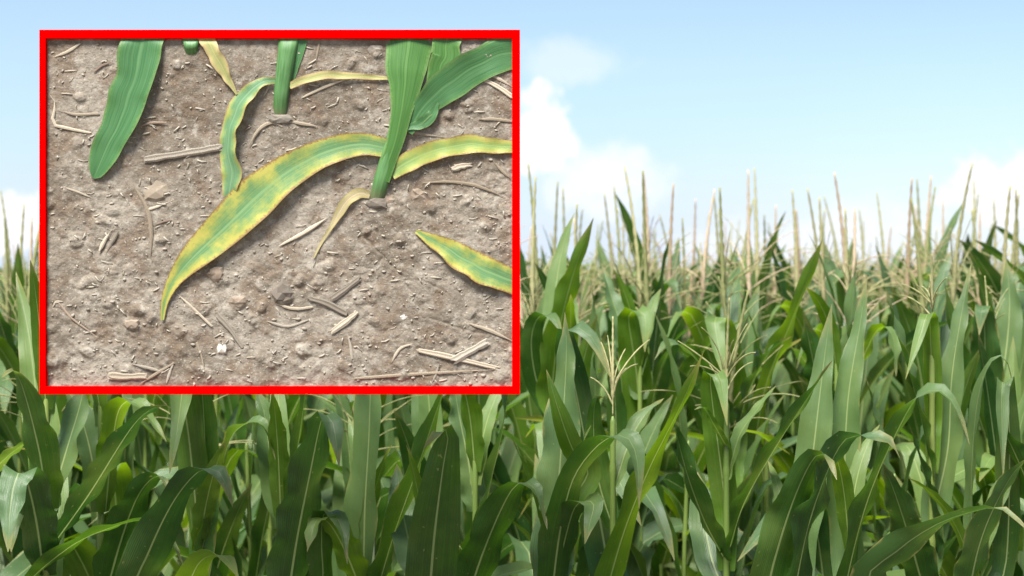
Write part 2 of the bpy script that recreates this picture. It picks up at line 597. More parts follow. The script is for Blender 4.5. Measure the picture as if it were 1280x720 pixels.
# leaves: (stalk column, [(px, py)...], toward-camera offsets at base / middle / tip in m, width in m, material, wave)
L_ = M_LEAF
F_ = M_LEAF2
D_ = M_LEAF3
HERO = [
    (58, [(58, 640), (50, 570), (30, 490), (16, 463), (2, 472)], (.0, .12, .18), .085, L_),
    (58, [(60, 690), (110, 620), (168, 530), (202, 507), (217, 514)], (.0, .04, .10), .088, D_),
    (58, [(30, 735), (90, 682), (150, 656), (185, 652), (212, 672), (231, 712)], (.02, .10, .16), .062, L_),
    (58, [(60, 640), (84, 560), (102, 498), (106, 455)], (.0, -.04, -.10), .080, L_),
    (58, [(55, 720), (45, 650), (33, 600), (24, 590), (14, 625), (10, 690)], (.0, .12, .22), .085, D_),
    (126, [(132, 640), (140, 560), (150, 510), (172, 505), (208, 552)], (.0, .04, .10), .070, F_),
    (126, [(124, 640), (112, 560), (92, 500), (66, 470)], (.0, -.06, -.12), .075, L_),
    (126, [(128, 760), (150, 680), (170, 625), (188, 600), (202, 596), (212, 615)], (.0, .10, .18), .092, L_),
    (248, [(168, 745), (186, 690), (215, 630), (245, 592), (268, 586), (281, 602), (291, 634)], (.08, .16, .24), .098, D_),
    (248, [(250, 720), (254, 640), (256, 560), (252, 480), (246, 440)], (.0, -.02, .03), .068, L_),
    (248, [(252, 690), (276, 590), (290, 545), (313, 528), (330, 535), (344, 575)], (.0, -.04, .02), .075, L_),
    (248, [(225, 470), (232, 440), (224, 520), (212, 592)], (.02, .06, .14), .070, F_),
    (248, [(236, 740), (246, 708), (262, 695), (282, 697), (299, 725)], (.14, .26, .34), .080, F_),
    (351, [(361, 740), (372, 670), (388, 590), (401, 528), (409, 519), (417, 532), (424, 584)], (.03, .12, .24), .104, D_),
    (351, [(352, 700), (366, 600), (378, 520), (385, 450)], (.0, .02, .0), .074, L_),
    (351, [(351, 660), (340, 590), (331, 520), (318, 480)], (.0, -.05, -.1), .070, L_),
    (351, [(402, 735), (402, 680), (404, 645), (416, 641), (428, 662), (434, 705)], (.02, .07, .16), .070, L_),
    (456, [(455, 720), (456, 640), (461, 550), (464, 470), (470, 400)], (.02, .04, -.02), .100, L_),
    (456, [(470, 745), (492, 670), (522, 585), (552, 495), (572, 440)], (.03, .10, .08), .088, L_),
    (456, [(452, 740), (432, 690), (412, 655), (396, 650), (384, 690)], (.0, .10, .18), .080, F_),
    (536, [(537, 745), (543, 670), (553, 590), (560, 548), (558, 538), (545, 542), (529, 562)], (.05, .13, .20), .108, L_),
    (536, [(530, 740), (512, 680), (500, 620), (496, 580)], (.0, -.08, -.16), .080, D_),
    (594, [(590, 735), (612, 670), (638, 615), (655, 603), (669, 612), (681, 648), (684, 662)], (.10, .18, .26), .094, L_),
    (594, [(596, 690), (612, 610), (628, 540), (638, 470), (642, 430)], (.0, .05, .02), .088, D_),
    (594, [(594, 640), (586, 580), (574, 520), (566, 470)], (.0, -.06, -.1), .08, L_),
    (690, [(690, 745), (700, 665), (716, 600), (744, 560), (770, 544), (788, 551), (797, 580), (799, 636)], (.02, .10, .20), .098, L_),
    (690, [(690, 720), (698, 610), (704, 520), (708, 440), (706, 390)], (-.03, -.05, -.08), .100, D_),
    (690, [(700, 700), (716, 640), (729, 627), (742, 630), (737, 655), (731, 680)], (.02, .08, .18), .070, L_),
    (690, [(735, 590), (716, 562), (698, 512), (683, 462)], (-.02, .04, .04), .062, F_),
    (766, [(758, 745), (780, 665), (812, 585), (852, 505), (880, 438)], (.03, .12, .18), .084, F_),
    (766, [(766, 660), (748, 600), (742, 540), (745, 500), (758, 498)], (.0, -.02, .05), .062, L_),
    (766, [(768, 610), (784, 560), (805, 520), (830, 498)], (.0, -.06, -.1), .060, L_),
    (766, [(762, 720), (722, 500), (706, 418), (724, 410), (744, 428), (764, 474)], (-.12, -.12, .02), .092, D_),
    (908, [(906, 700), (880, 650), (858, 590), (844, 535), (838, 512)], (.0, .06, .06), .082, L_),
    (908, [(911, 690), (930, 630), (968, 562), (1008, 500), (1041, 450)], (.0, .07, .10), .080, L_),
    (908, [(908, 640), (898, 560), (888, 480), (892, 467), (901, 475), (909, 532)], (-.02, .0, .10), .060, F_),
    (908, [(909, 600), (924, 545), (948, 510), (970, 482)], (.0, -.03, -.04), .055, F_),
    (908, [(909, 560), (892, 530), (880, 510), (868, 512)], (.0, .04, .06), .03, L_),
    (908, [(908, 745), (890, 700), (878, 640), (872, 590)], (.0, -.10, -.2), .085, D_),
    (994, [(993, 745), (1010, 660), (1034, 590), (1056, 550), (1080, 545), (1109, 549), (1126, 575)], (.02, .12, .16), .105, D_),
    (994, [(962, 735), (974, 680), (996, 615), (1018, 572), (1034, 570), (1046, 600)], (.04, .10, .2), .092, L_),
    (994, [(996, 700), (1012, 600), (1024, 500), (1034, 420), (1040, 380)], (-.08, -.10, -.15), .088, L_),
    (1062, [(1060, 720), (1080, 640), (1106, 572), (1142, 502), (1164, 488), (1182, 492), (1200, 520), (1212, 556)], (.02, .10, .20), .086, L_),
    (1062, [(1062, 700), (1056, 610), (1060, 500), (1076, 400), (1084, 345)], (-.06, -.08, -.14), .080, L_),
    (1165, [(1150, 720), (1136, 670), (1118, 615), (1104, 580)], (.02, .10, .16), .090, D_),
    (1165, [(1170, 690), (1164, 630), (1150, 575), (1136, 530)], (.0, .02, .0), .078, D_),
    (1165, [(1166, 600), (1146, 500), (1122, 420), (1106, 358)], (.0, -.02, -.02), .082, L_),
    (1165, [(1166, 520), (1163, 420), (1160, 392), (1150, 420), (1132, 474)], (-.02, .02, .1), .045, F_),
    (1165, [(1168, 640), (1185, 560), (1190, 470), (1204, 380), (1214, 330)], (-.02, -.04, -.1), .075, L_),
    (1222, [(1085, 735), (1120, 690), (1172, 655), (1222, 638), (1256, 637), (1290, 668)], (.15, .24, .32), .096, D_),
    (1222, [(1212, 745), (1222, 690), (1240, 640), (1268, 590), (1296, 565)], (.0, .1, .14), .088, D_),
    (1222, [(1214, 640), (1216, 560), (1224, 490), (1240, 450), (1256, 448), (1266, 480)], (-.08, -.06, .0), .062, L_),
    (1222, [(1258, 700), (1262, 560), (1258, 478), (1254, 474), (1252, 500), (1254, 605)], (-.06, .0, .09), .062, L_),
    (1335, [(1335, 720), (1300, 640), (1270, 570), (1246, 520)], (.0, .05, .1), .09, L_),
    (-52, [(-52, 720), (-20, 640), (4, 606), (14, 625), (14, 690)], (.0, .08, .16), .09, L_),
    (-52, [(-52, 660), (-16, 600), (10, 570), (44, 545)], (.0, .02, .08), .05, L_),
    (712, [(690, 500), (698, 420), (716, 345), (742, 272)], (.0, .05, .06), .098, F_),
    (712, [(690, 420), (696, 350), (706, 300), (718, 266)], (.0, -.05, -.1), .062, F_),
    (712, [(742, 520), (744, 450), (744, 390), (738, 345)], (.0, .02, .0), .095, L_),
    (712, [(672, 480), (664, 430), (672, 398), (690, 396), (704, 420)], (.0, .06, .16), .075, L_),
    (800, [(800, 540), (796, 470), (786, 402), (790, 390), (806, 394), (806, 440)], (-.02, .02, .12), .088, F_),
    (800, [(812, 520), (826, 460), (850, 420), (880, 400)], (.0, .03, .06), .075, L_),
    (800, [(800, 500), (780, 420), (764, 370), (752, 330)], (.0, -.1, -.2), .08, L_),
    (914, [(916, 540), (912, 460), (900, 404), (893, 398), (896, 420), (906, 476)], (-.05, .01, .13), .086, F_),
    (914, [(916, 560), (936, 490), (962, 440), (990, 420)], (.0, .02, .05), .08, L_),
    (914, [(912, 540), (890, 480), (862, 440), (836, 430), (818, 450)], (.0, .04, .12), .08, L_),
    (958, [(944, 560), (958, 480), (990, 400), (1031, 292)], (.0, .07, .12), .092, F_),
    (958, [(950, 600), (930, 520), (926, 440), (936, 390)], (.0, .0, -.05), .085, L_),
    (1046, [(1036, 560), (1024, 490), (1010, 420), (1004, 390)], (.0, .05, .08), .105, L_),
    (1046, [(1052, 520), (1060, 440), (1066, 380), (1072, 320)], (.0, .02, .0), .090, L_),
    (1046, [(1050, 520), (1082, 440), (1100, 410), (1116, 420), (1120, 470)], (.0, .06, .12), .075, F_),
    (1236, [(1232, 560), (1232, 470), (1230, 392), (1228, 384), (1226, 398), (1224, 420)], (-.02, .02, .08), .10, D_),
    (1236, [(1238, 540), (1256, 450), (1262, 380), (1258, 325)], (.0, -.03, -.1), .095, L_),
    (1236, [(1230, 540), (1204, 460), (1188, 400), (1180, 350)], (.0, .03, .04), .08, L_),
    (58, [(60, 600), (46, 500), (36, 420), (20, 340)], (-.12, -.2, -.3), .085, F_),
]

rndH = random.Random(5)
for pl in FRONT:
    Yp = pl['Y']
    base = at(pl['px'], HOR, Yp)
    root = link("corn_plant", None, None, (base[0], Yp, 0))
    tag(root, pl['label'], "corn plant", pl.get('grp', GROUP_F))
    ztop = at(0, pl['top'], Yp)[2]
    rank = rndH.uniform(0, 6.28)
    nodes = [.18 + i * .17 for i in range(20) if .18 + i * .17 < ztop - .05]
    V, f, uv = stalk_geo(nodes, ztop, .0125, .0062)
    link("stalk", make_mesh("stalk", V, f, M_STALK, uv), root)
    mine = [h for h in HERO if h[0] == pl['px']]
    for (_, pts, dep, wd, mat) in mine:
        pts = np.array(pts, float)
        s = np.concatenate([[0], np.cumsum(np.linalg.norm(np.diff(pts, axis=0), axis=1))])
        dd = np.interp(s / s[-1], (0, .55, 1), dep)
        P = np.array([at(p[0], p[1], Yp - q) for p, q in zip(pts, dd)])
        stalk_x = base[0]
        gap = math.hypot(P[0][0] - stalk_x, P[0][1] - Yp)
        if gap > .012 or P[0][2] > ztop - .01:                       # reach back down to the stalk
            zst = min(P[0][2] - .10 - gap * 1.2, ztop - .03)
            P = np.vstack([np.array((stalk_x, Yp, zst)), (np.array((stalk_x, Yp, zst)) + P[0]) / 2 + np.array((0, 0, .03)), P])
        n = 30
        C = spline(P, n)
        hd = C[-1] - C[0]
        hd[2] = 0
        if np.linalg.norm(hd) < .03:
            hd = np.array((.02, -1, 0))
        hd = unit(hd)
        q = np.array((-hd[1], hd[0], 0))
        T = tangents(C)
        v = np.linspace(0, 1, n)
        side = np.repeat(q[None], n, 0)
        Nn = np.cross(T, side)
        tw = rndH.uniform(-.35, .35) * v
        side = side * np.cos(tw)[:, None] + Nn * np.sin(tw)[:, None]
        V, qd, uv = ribbon(C, side, blade_width(v, wd), 9, rndH.uniform(.12, .3), rndH.uniform(.005, .011) * (wd / .09) ** 2,
                           rndH.uniform(3, 6), rndH.uniform(0, 6))
        V = V - np.array((base[0], Yp, 0))
        link("leaf", make_mesh("leaf", V, qd, mat, uv), root)
    if not pl.get('tas'):                    # the youngest leaves close round the stalk's tip
        for e_ in range(2):
            V, qd, uv = leaf_geo(rndH, rndH.uniform(.26, .36), rndH.uniform(.04, .055), R(rndH.uniform(76, 84)), rndH.uniform(.3, 1.0),
                                 rank + 1.2 + e_ * math.pi + rndH.uniform(-.3, .3), ztop - .035 - .03 * e_, None, 15, 5, .002)
            link("leaf", make_mesh("leaf", V, qd, F_, uv), root)
    # lower leaves, under the picture's edge and between the ones above
    for i, z in enumerate(np.arange(.2, min(1.22, ztop - .3), .15)):
        V, qd, uv = leaf_geo(rndH, rndH.uniform(.6, .8), rndH.uniform(.075, .095), R(rndH.uniform(52, 70)), rndH.uniform(1.2, 2.4),
                             rank + (i % 2) * math.pi + rndH.uniform(-.4, .4), z)
        link("leaf", make_mesh("leaf", V, qd, rndH.choice(LEAFS), uv), root)
    if pl.get('tas'):
        zb, zt = at(0, pl['tas'][0], Yp)[2], at(0, pl['tas'][1], Yp)[2]
        V, f = tassel_geo(rndH, min(zb, ztop), zt - zb, 8, .85, 30, 6, 15, blen=1.25, mainr=.5)
        link("tassel", make_mesh("tassel", V, f, M_TASSEL2), root)

# ---- the rows behind
GROUP_B = "corn plants far back in the field"
LAB_B = "corn plant far back in the field, only its beige tassel and top leaves showing"
HANDLE = {58: "the bare stalk under the frame's left corner", 126: "the thin stalk second from the left",
          248: "the dark arching leaf under the frame", 351: "the front leaf with a pale folded tip", 456: "the wide upright front leaf below the frame",
          536: "the round-shouldered front leaf", 594: "the yellowish stalk under the frame's right end", 690: "the leaf arching right by the frame's corner",
          766: "the plant with the young spreading tassel", 908: "the clear jointed stalk", 994: "the leaf bent flat at its top",
          1062: "the tall leaf hanging over at lower right", 1165: "the low pale tassel near the right edge", 1222: "the dark leaves at lower right"}
used_labels = set()
ROW_LAB = ["corn plant in the second row, seen between the front row's leaves", "corn plant in the third row, tassel standing over the second row",
           "corn plant in the fourth row, beige tassel standing over the third row", LAB_B]
ROW_GRP = ["corn plants filling the second row", "corn plants in the third row", "corn plants in the fourth row", GROUP_B]
rndB = random.Random(21)
count = 0
row = 0
Y = 3.72
# tassel spikes that stand out against the sky in the photograph: pixel column, tip row, distance
SPIKES = [(10, 268, 5.1), (38, 272, 4.9), (672, 205, 5.0), (692, 228, 5.6), (777, 232, 5.6), (801, 206, 4.9), (811, 214, 5.7),
          (836, 230, 5.1), (877, 236, 5.3), (846, 268, 6.4), (906, 262, 6.6), (936, 212, 5.0), (947, 208, 5.6), (968, 256, 5.9),
          (1000, 262, 6.4), (1028, 236, 5.2), (1059, 216, 5.0), (1082, 262, 6.5), (1108, 240, 5.9), (1134, 224, 5.1), (1157, 220, 5.5),
          (1190, 206, 4.9), (1178, 250, 6.2), (1245, 250, 6.0), (1226, 262, 5.4), (1272, 238, 5.1), (720, 262, 6.3), (742, 280, 6.8)]
SPIKE_LAB = ["tassel against white cloud, leftmost plant of the picture", "tassel touching the frame's lower left side",
    "tall tassel just right of the frame", "second tall tassel right of the frame, a little shorter",
    "single spike left of the pair that stands mid-sky", "left and taller spike of a close pair against the blue sky",
    "right spike of a close pair against the blue sky", "tassel next right after the close pair of spikes",
    "tassel above the middle of the field, straight spike", "short tassel between two taller straight spikes",
    "short tassel left of the tallest middle pair", "left spike of the tallest middle pair", "right spike of the tallest middle pair",
    "tassel right after the tallest middle pair", "short tassel in the gap right of the tallest middle pair",
    "spike above the tip of the long slanting bright blade", "tall tassel right of the slanting bright blade's tip",
    "short tassel right of the slanting bright blade's tip", "leaning tassel left of the right-hand cloud", "spike left of the tall one by the right cloud",
    "straight spike just left of the right-hand cloud", "tallest tassel at the edge of the right-hand cloud",
    "short tassel beside the tallest one at the right cloud", "tassel in front of the right-hand cloud's middle",
    "short tassel in front of the right-hand cloud", "rightmost tassel of the picture against the white cloud",
    "short tassel behind the big bright leaf by the frame", "lowest tassel right of the big bright leaf by the frame"]
for (px, py, YY), lab_ in zip(SPIKES, SPIKE_LAB):
    p = at(px, py, YY)
    k = rndB.randrange(len(PROTOS))
    place_plant(k, p[0], YY, p[2], rndB.uniform(0, 6.28), "corn plant with " + lab_, "corn plants whose tassels stand out against the sky")
    count += 1
while Y < 14 and count < 284:
    half = .36 * Y + (.5 if Y < 7 else .25)
    x = -half + rndB.uniform(0, .1)
    step = .165 if Y < 3.9 else .20 if Y < 4.4 else (.225 if Y < 6 else .27)
    while x < half:
        k = rndB.randrange(len(PROTOS))
        yy = Y + rndB.uniform(-.06, .06)
        lab_ = ROW_LAB[min(row, 3)]
        if row == 0:
            px_ = 640 + x / Y * F
            hx = min(HANDLE, key=lambda q: abs(q - px_))
            cand = "second-row corn plant just %s of %s" % ("left" if px_ < hx else "right", HANDLE[hx])
            if cand not in used_labels and -20 < px_ < 1300:
                used_labels.add(cand)
                lab_ = cand
            k = len(PROTOS) - 1 - rndB.randrange(4)
            tip = rndB.uniform(2.06, 2.18)
        elif row < 3:
            tip = rndB.uniform(2.30, 2.46)
        elif Y < 7.2:
            tip = rndB.gauss(2.42, .07)
        else:
            tip = rndB.gauss(2.33, .07)
        if count < 284:
            place_plant(k, x, yy, tip - (.05 if x / Y < -.3 and row > 0 else 0), rndB.uniform(0, 6.28), lab_, ROW_GRP[min(row, 3)], .04, tassel=not (row == 0 and rndB.random() < .78))
            count += 1
        x += step * rndB.uniform(.75, 1.25)
    Y += .74
    row += 1

# ---- everything further back, one mass
def far_plant(rnd):
    VS, FS, MI, UV, n0 = [], [], [], [], 0

    def add(V, f, uv, mi):
        nonlocal n0
        VS.append(V)
        UV.append(uv)
        for q in f:
            if len(q) == 4:
                FS.append([i + n0 for i in q])
                MI.append(mi)
        n0 += len(V)
    h = 1.92
    for i in range(8):
        z = .75 + i * .135
        V, q, uv = leaf_geo(rnd, rnd.uniform(.5, .78), rnd.uniform(.075, .10), R(rnd.uniform(62, 80)), rnd.uniform(.6, 1.8),
                            rnd.uniform(0, 6.28), z, (.65, 1.6) if rnd.random() < .3 else None, 7, 3)
        add(V, q, uv, 0 if rnd.random() < .6 else 1)
    V, f, uv = tube(np.array([(0, 0, 0), (0, 0, 1.0), (0, 0, h)]), (.012, .009, .005), 4)
    add(V, f, uv, 2)
    V, f = tassel_geo(rnd, h, rnd.uniform(.38, .5), 4, .8, 9, 4, 5)
    add(V, f, np.zeros((len(V), 2)), 3)
    return np.vstack(VS), np.array(FS), np.array(MI), np.vstack(UV)


FP = [far_plant(random.Random(900 + i)) for i in range(9)]
VS, FS, MI, UV, n0 = [], [], [], [], 0
YF = Y
while YF < 62:
    half = .36 * YF + .6
    x = -half
    while x < half:
        V, f, mi, uv = FP[rndB.randrange(len(FP))]
        a_ = rndB.uniform(0, 6.28)
        sc = (rndB.gauss(2.16, .06)) / 2.28
        ca, sa = math.cos(a_), math.sin(a_)
        W = np.stack([V[:, 0] * ca - V[:, 1] * sa + x, V[:, 0] * sa + V[:, 1] * ca + YF + rndB.uniform(-.08, .08), V[:, 2] * sc], 1)
        VS.append(W)
        FS.append(f + n0)
        MI.append(mi)
        UV.append(uv)
        n0 += len(V)
        x += rndB.uniform(.19, .32) * (1 if YF < 16 else (1.8 if YF < 30 else 3.4))
    YF += .75 if YF < 16 else (1.1 if YF < 30 else 2.4)
far = link("distant_corn", big_mesh("distant_corn", np.vstack(VS), np.vstack(FS), [M_LEAF, M_LEAF2, M_STALK, M_TASSEL2], np.vstack(UV), np.concatenate(MI)))
tag(far, "mass of green corn and beige tassels stretching away behind the nearer rows", "corn field", None, "stuff")

# ------------------------------------------------------------------ the red framed panel with its patch of bare soil
YB = 2.500                       # front of the frame
YS = 2.508                       # mean soil surface
m, B = new_mat("frame_red")
tcn = B.n('ShaderNodeTexCoord')
nz = B.noise(tcn.outputs['Object'], 40, 3, .6)
finish(m, B, B.mix(nz, (.56, .0, .0), (.62, .0003, .0003)), .9, (nz, .05, .001), .0)
M_RED = m
M_WOOD = simple_noise_mat("grey_green_post", (.05, .07, .04), (.09, .11, .06), 20, .7, .3, .003)

PXM = YB / F                     # metres per photograph pixel on the frame's front


def bx(px):
    return (px - 640) * PXM


def bz(py):
    return CAM_Z + (HOR - py) * PXM


fc = at(349.5, 265, YB)
frame = link("picture_frame", None, None, (fc[0], YB, bz(493)))
tag(frame, "bright red rectangular frame standing in front of the corn around the bare soil", "frame")
O = np.array((fc[0], YB, bz(493)))


def framed(name, x0, x1, y0, y1, z0, z1, mat, bev=0.0):
    me = box_mesh(name, x0 - O[0], x1 - O[0], y0 - O[1], y1 - O[1], z0 - O[2], z1 - O[2], mat, bev)
    return link(name, me, frame)


framed("rail", bx(49), bx(650), YB, YB + .03, bz(48), bz(37), M_RED, .0006)
framed("rail", bx(49), bx(650), YB, YB + .03, bz(493), bz(483), M_RED, .0006)
framed("rail", bx(49), bx(57), YB, YB + .03, bz(482.9), bz(48.1), M_RED, .0006)
framed("rail", bx(640), bx(650), YB, YB + .03, bz(482.9), bz(48.1), M_RED, .0006)
framed("back_panel", bx(50), bx(649), YB + .031, YB + .043, bz(492), bz(38), M_WOOD)
for px in (254, 462):
    xx = (px - 640) / F * 3.5
    framed("bracket", xx - .012, xx + .012, YB + .044, 3.49, 1.96, 1.99, M_WOOD)
    framed("post", xx - .013, xx + .013, 3.491, 3.52, 0, 2.02, M_WOOD)

# --- soil sheet
rs = np.random.RandomState(3)
NX, NZ = 470, 352
gx = np.linspace(53, 645, NX)
gz = np.linspace(42, 488, NZ)
GX, GZ = np.meshgrid(gx, gz)


def vnoise(scale, seed, zs=1.0):
    r = np.random.RandomState(seed)
    U, W = GX / scale, GZ / (scale * zs)
    g = r.rand(int(W.max()) + 3, int(U.max()) + 3)
    i0, j0 = W.astype(int), U.astype(int)
    fy, fx = W - i0, U - j0
    fy, fx = fy * fy * (3 - 2 * fy), fx * fx * (3 - 2 * fx)
    return (g[i0, j0] * (1 - fy) * (1 - fx) + g[i0 + 1, j0] * fy * (1 - fx) + g[i0, j0 + 1] * (1 - fy) * fx + g[i0 + 1, j0 + 1] * fy * fx) - .5


rough_ = .55 + 1.5 * np.clip(vnoise(70, 11, .7) + .45, 0, 1)
H = 5.0 * vnoise(120, 1, .6) + 4.0 * vnoise(46, 2, .7) + 3.2 * vnoise(20, 3, .75) + rough_ * (2.0 * vnoise(9, 4, .8) + 1.7 * vnoise(4.6, 5) + 1.1 * vnoise(2.6, 6))
# clods, smaller towards the top of the patch
for _ in range(1500):
    cx, cz = rs.uniform(55, 645), rs.uniform(44, 486)
    big = rs.rand() ** 4
    r = (1.6 + 9 * big) * (.55 + .6 * (cz - 48) / 435)
    ex = rs.uniform(.8, 1.5)
    j0, j1 = np.searchsorted(gx, (cx - r * ex, cx + r * ex))
    i0, i1 = np.searchsorted(gz, (cz - r, cz + r))
    if j1 <= j0 or i1 <= i0:
        continue
    d2 = ((GX[i0:i1, j0:j1] - cx) / (r * ex)) ** 2 + ((GZ[i0:i1, j0:j1] - cz) / r) ** 2
    H[i0:i1, j0:j1] += np.where(d2 < 1, np.sqrt(np.maximum(0, 1 - d2)) * r * .42, 0) * (1 if rs.rand() < .8 else -.8)


rc = np.random.RandomState(77)
CL = [(354, 372, 13), (330, 385, 9), (300, 380, 10), (275, 345, 12), (318, 402, 8), (372, 352, 9), (395, 360, 8), (410, 330, 9), (165, 408, 12), (190, 400, 8),
      (226, 332, 10), (130, 276, 9), (95, 300, 10), (110, 350, 9), (240, 300, 8), (470, 66, 9), (440, 80, 7), (585, 130, 11), (560, 145, 8), (610, 70, 8),
      (540, 262, 9), (585, 250, 8), (610, 285, 10), (560, 420, 10), (470, 400, 9), (430, 460, 10), (380, 440, 10), (340, 455, 8), (250, 460, 10), (110, 440, 9),
      (200, 300, 9), (255, 385, 9), (450, 130, 8), (405, 150, 7), (270, 90, 7), (220, 80, 7), (100, 120, 8), (590, 395, 8), (500, 300, 7), (460, 290, 6)]
for cx, cz, r in CL:
    an = rc.uniform(0, 3.14)
    for q in range(3):
        ox, oz = cx + rc.uniform(-.4, .4) * r, cz + rc.uniform(-.4, .4) * r
        U = ((GX - ox) * math.cos(an) + (GZ - oz) * math.sin(an)) / (r * rc.uniform(.8, 1.2))
        W = ((GZ - oz) * math.cos(an) - (GX - ox) * math.sin(an)) / (r * rc.uniform(.55, .85))
        H += (1.5 + .22 * r) * np.clip(1.25 * (1 - np.abs(U) ** 2.6 - np.abs(W) ** 2.6), 0, .8)


def groove(pts, wd, depth):
    P = spline(np.array(pts, float), 60)
    P[:, 0] += np.interp(np.arange(60), np.arange(0, 60, 4), rs.uniform(-2, 2, 15))
    d = np.full(GX.shape, 1e9)
    for p in P:
        d = np.minimum(d, (GX - p[0]) ** 2 + (GZ - p[1]) ** 2)
    H[:] -= depth * np.exp(-d / wd ** 2)


groove([(448, 290), (480, 322), (505, 350), (524, 388)], 1.7, 4.5)
groove([(540, 398), (580, 412), (610, 418)], 1.6, 3.0)
groove([(480, 322), (462, 340), (440, 345)], 1.4, 2.6)
groove([(505, 350), (530, 352), (560, 366)], 1.3, 2.4)
groove([(400, 262), (385, 285), (372, 300), (368, 330)], 1.3, 2.4)
groove([(524, 388), (536, 420), (530, 440)], 1.4, 2.4)
groove([(90, 330), (130, 345), (160, 340)], 1.3, 2.2)
groove([(62, 378), (85, 395), (118, 420)], 1.6, 2.5)
groove([(64, 262), (72, 270), (78, 272)], 5, 6.0)
groove([(215, 150), (300, 170), (340, 160)], 14, 2.5)
groove([(470, 420), (510, 405), (560, 430)], 12, 2.5)
for mx_, mz_, mr_ in ((470, 262, 22), (350, 160, 20), (239, 74, 14)):
    H += 5.5 * np.exp(-(((GX - mx_) / mr_) ** 2 + ((GZ - mz_) / (mr_ * .6)) ** 2))
H -= H.mean()
H = np.clip(H * .48, -4.5, 5) * 0.001
Yg = YS - H
SX = (GX - 640) / F * YS
SZ = CAM_Z + (HOR - GZ) / F * YS
i, j = np.meshgrid(np.arange(NZ - 1), np.arange(NX - 1), indexing='ij')
a = (i * NX + j).ravel()
m, B = new_mat("dry_soil")
tcn = B.n('ShaderNodeTexCoord')
s1 = B.noise(tcn.outputs['Object'], 5.5, 4, .6)
s2 = B.noise(tcn.outputs['Object'], 55, 5, .65)
s3 = B.noise(tcn.outputs['Object'], 330, 3, .6)
s4 = B.noise(tcn.outputs['Object'], 160, 3, .6)
f1 = B.ramp(B.math('ADD', B.math('MULTIPLY', s1, .65), B.math('MULTIPLY', s2, .35)), .36, .64)
c = B.mix(f1, (.138, .110, .080), (.280, .242, .192))
c = B.mix(B.ramp(s2, .52, .72, 0, .7), c, (.37, .335, .28))
s5 = B.noise(tcn.outputs['Object'], 21, 5, .65)
c = B.mix(B.ramp(s5, .52, .38, 0, .65), c, (.135, .092, .060))
c = B.mix(B.ramp(s4, .42, .28, 0, .75), c, (.115, .088, .062))
c = B.mix(B.ramp(s3, .60, .72, 0, .75), c, (.48, .44, .375))
c = B.mix(B.ramp(s3, .40, .28, 0, .55), c, (.10, .075, .05))
finish(m, B, c, .95, (B.math('ADD', s3, s4), .6, .002), .15)
M_SOIL = m
soil = link("soil", big_mesh("soil", np.stack([SX, Yg, SZ], -1).reshape(-1, 3), np.stack([a, a + NX, a + NX + 1, a + 1], 1), M_SOIL))
tag(soil, kind="structure")


def soil_y(px, py):
    j_ = int(np.clip(np.searchsorted(gx, px), 0, NX - 1))
    i_ = int(np.clip(np.searchsorted(gz, py), 0, NZ - 1))
    return Yg[i_, j_]


# --- crumbs of soil: uncountable
def ico(r=1.0):
    t = (1 + 5 ** .5) / 2
    v = np.array([(-1, t, 0), (1, t, 0), (-1, -t, 0), (1, -t, 0), (0, -1, t), (0, 1, t), (0, -1, -t), (0, 1, -t),
                  (t, 0, -1), (t, 0, 1), (-t, 0, -1), (-t, 0, 1)], float)
    v /= np.linalg.norm(v[0])
    f = np.array([(0, 11, 5), (0, 5, 1), (0, 1, 7), (0, 7, 10), (0, 10, 11), (1, 5, 9), (5, 11, 4), (11, 10, 2), (10, 7, 6), (7, 1, 8),
                  (3, 9, 4), (3, 4, 2), (3, 2, 6), (3, 6, 8), (3, 8, 9), (4, 9, 5), (2, 4, 11), (6, 2, 10), (8, 6, 7), (9, 8, 1)])
    return v * r, f


iv, if_ = ico()
VS, FS, n0 = [], [], 0
for _ in range(1300):
    px, py = rs.uniform(61, 638), rs.uniform(50, 481)
    r = (.0007 + .0026 * rs.rand() ** 3) * (.6 + .6 * (py - 48) / 435)
    p = at(px, py, soil_y(px, py) - r * .3)
    VS.append(p + iv * r * rs.uniform(.6, 1.4, (12, 1)) * np.array((rs.uniform(.8, 1.5), .45, rs.uniform(.7, 1.1))))
    FS.append(if_ + n0)
    n0 += 12
M_CRUMB = simple_noise_mat("soil_crumb", (.15, .120, .088), (.31, .265, .21), 60, .95, .4, .001)
crumbs = link("soil_crumbs", big_mesh("soil_crumbs", np.vstack(VS), np.vstack(FS), M_CRUMB))
tag(crumbs, "loose crumbs of dry brown soil scattered over the framed ground", "soil crumbs", None, "stuff")

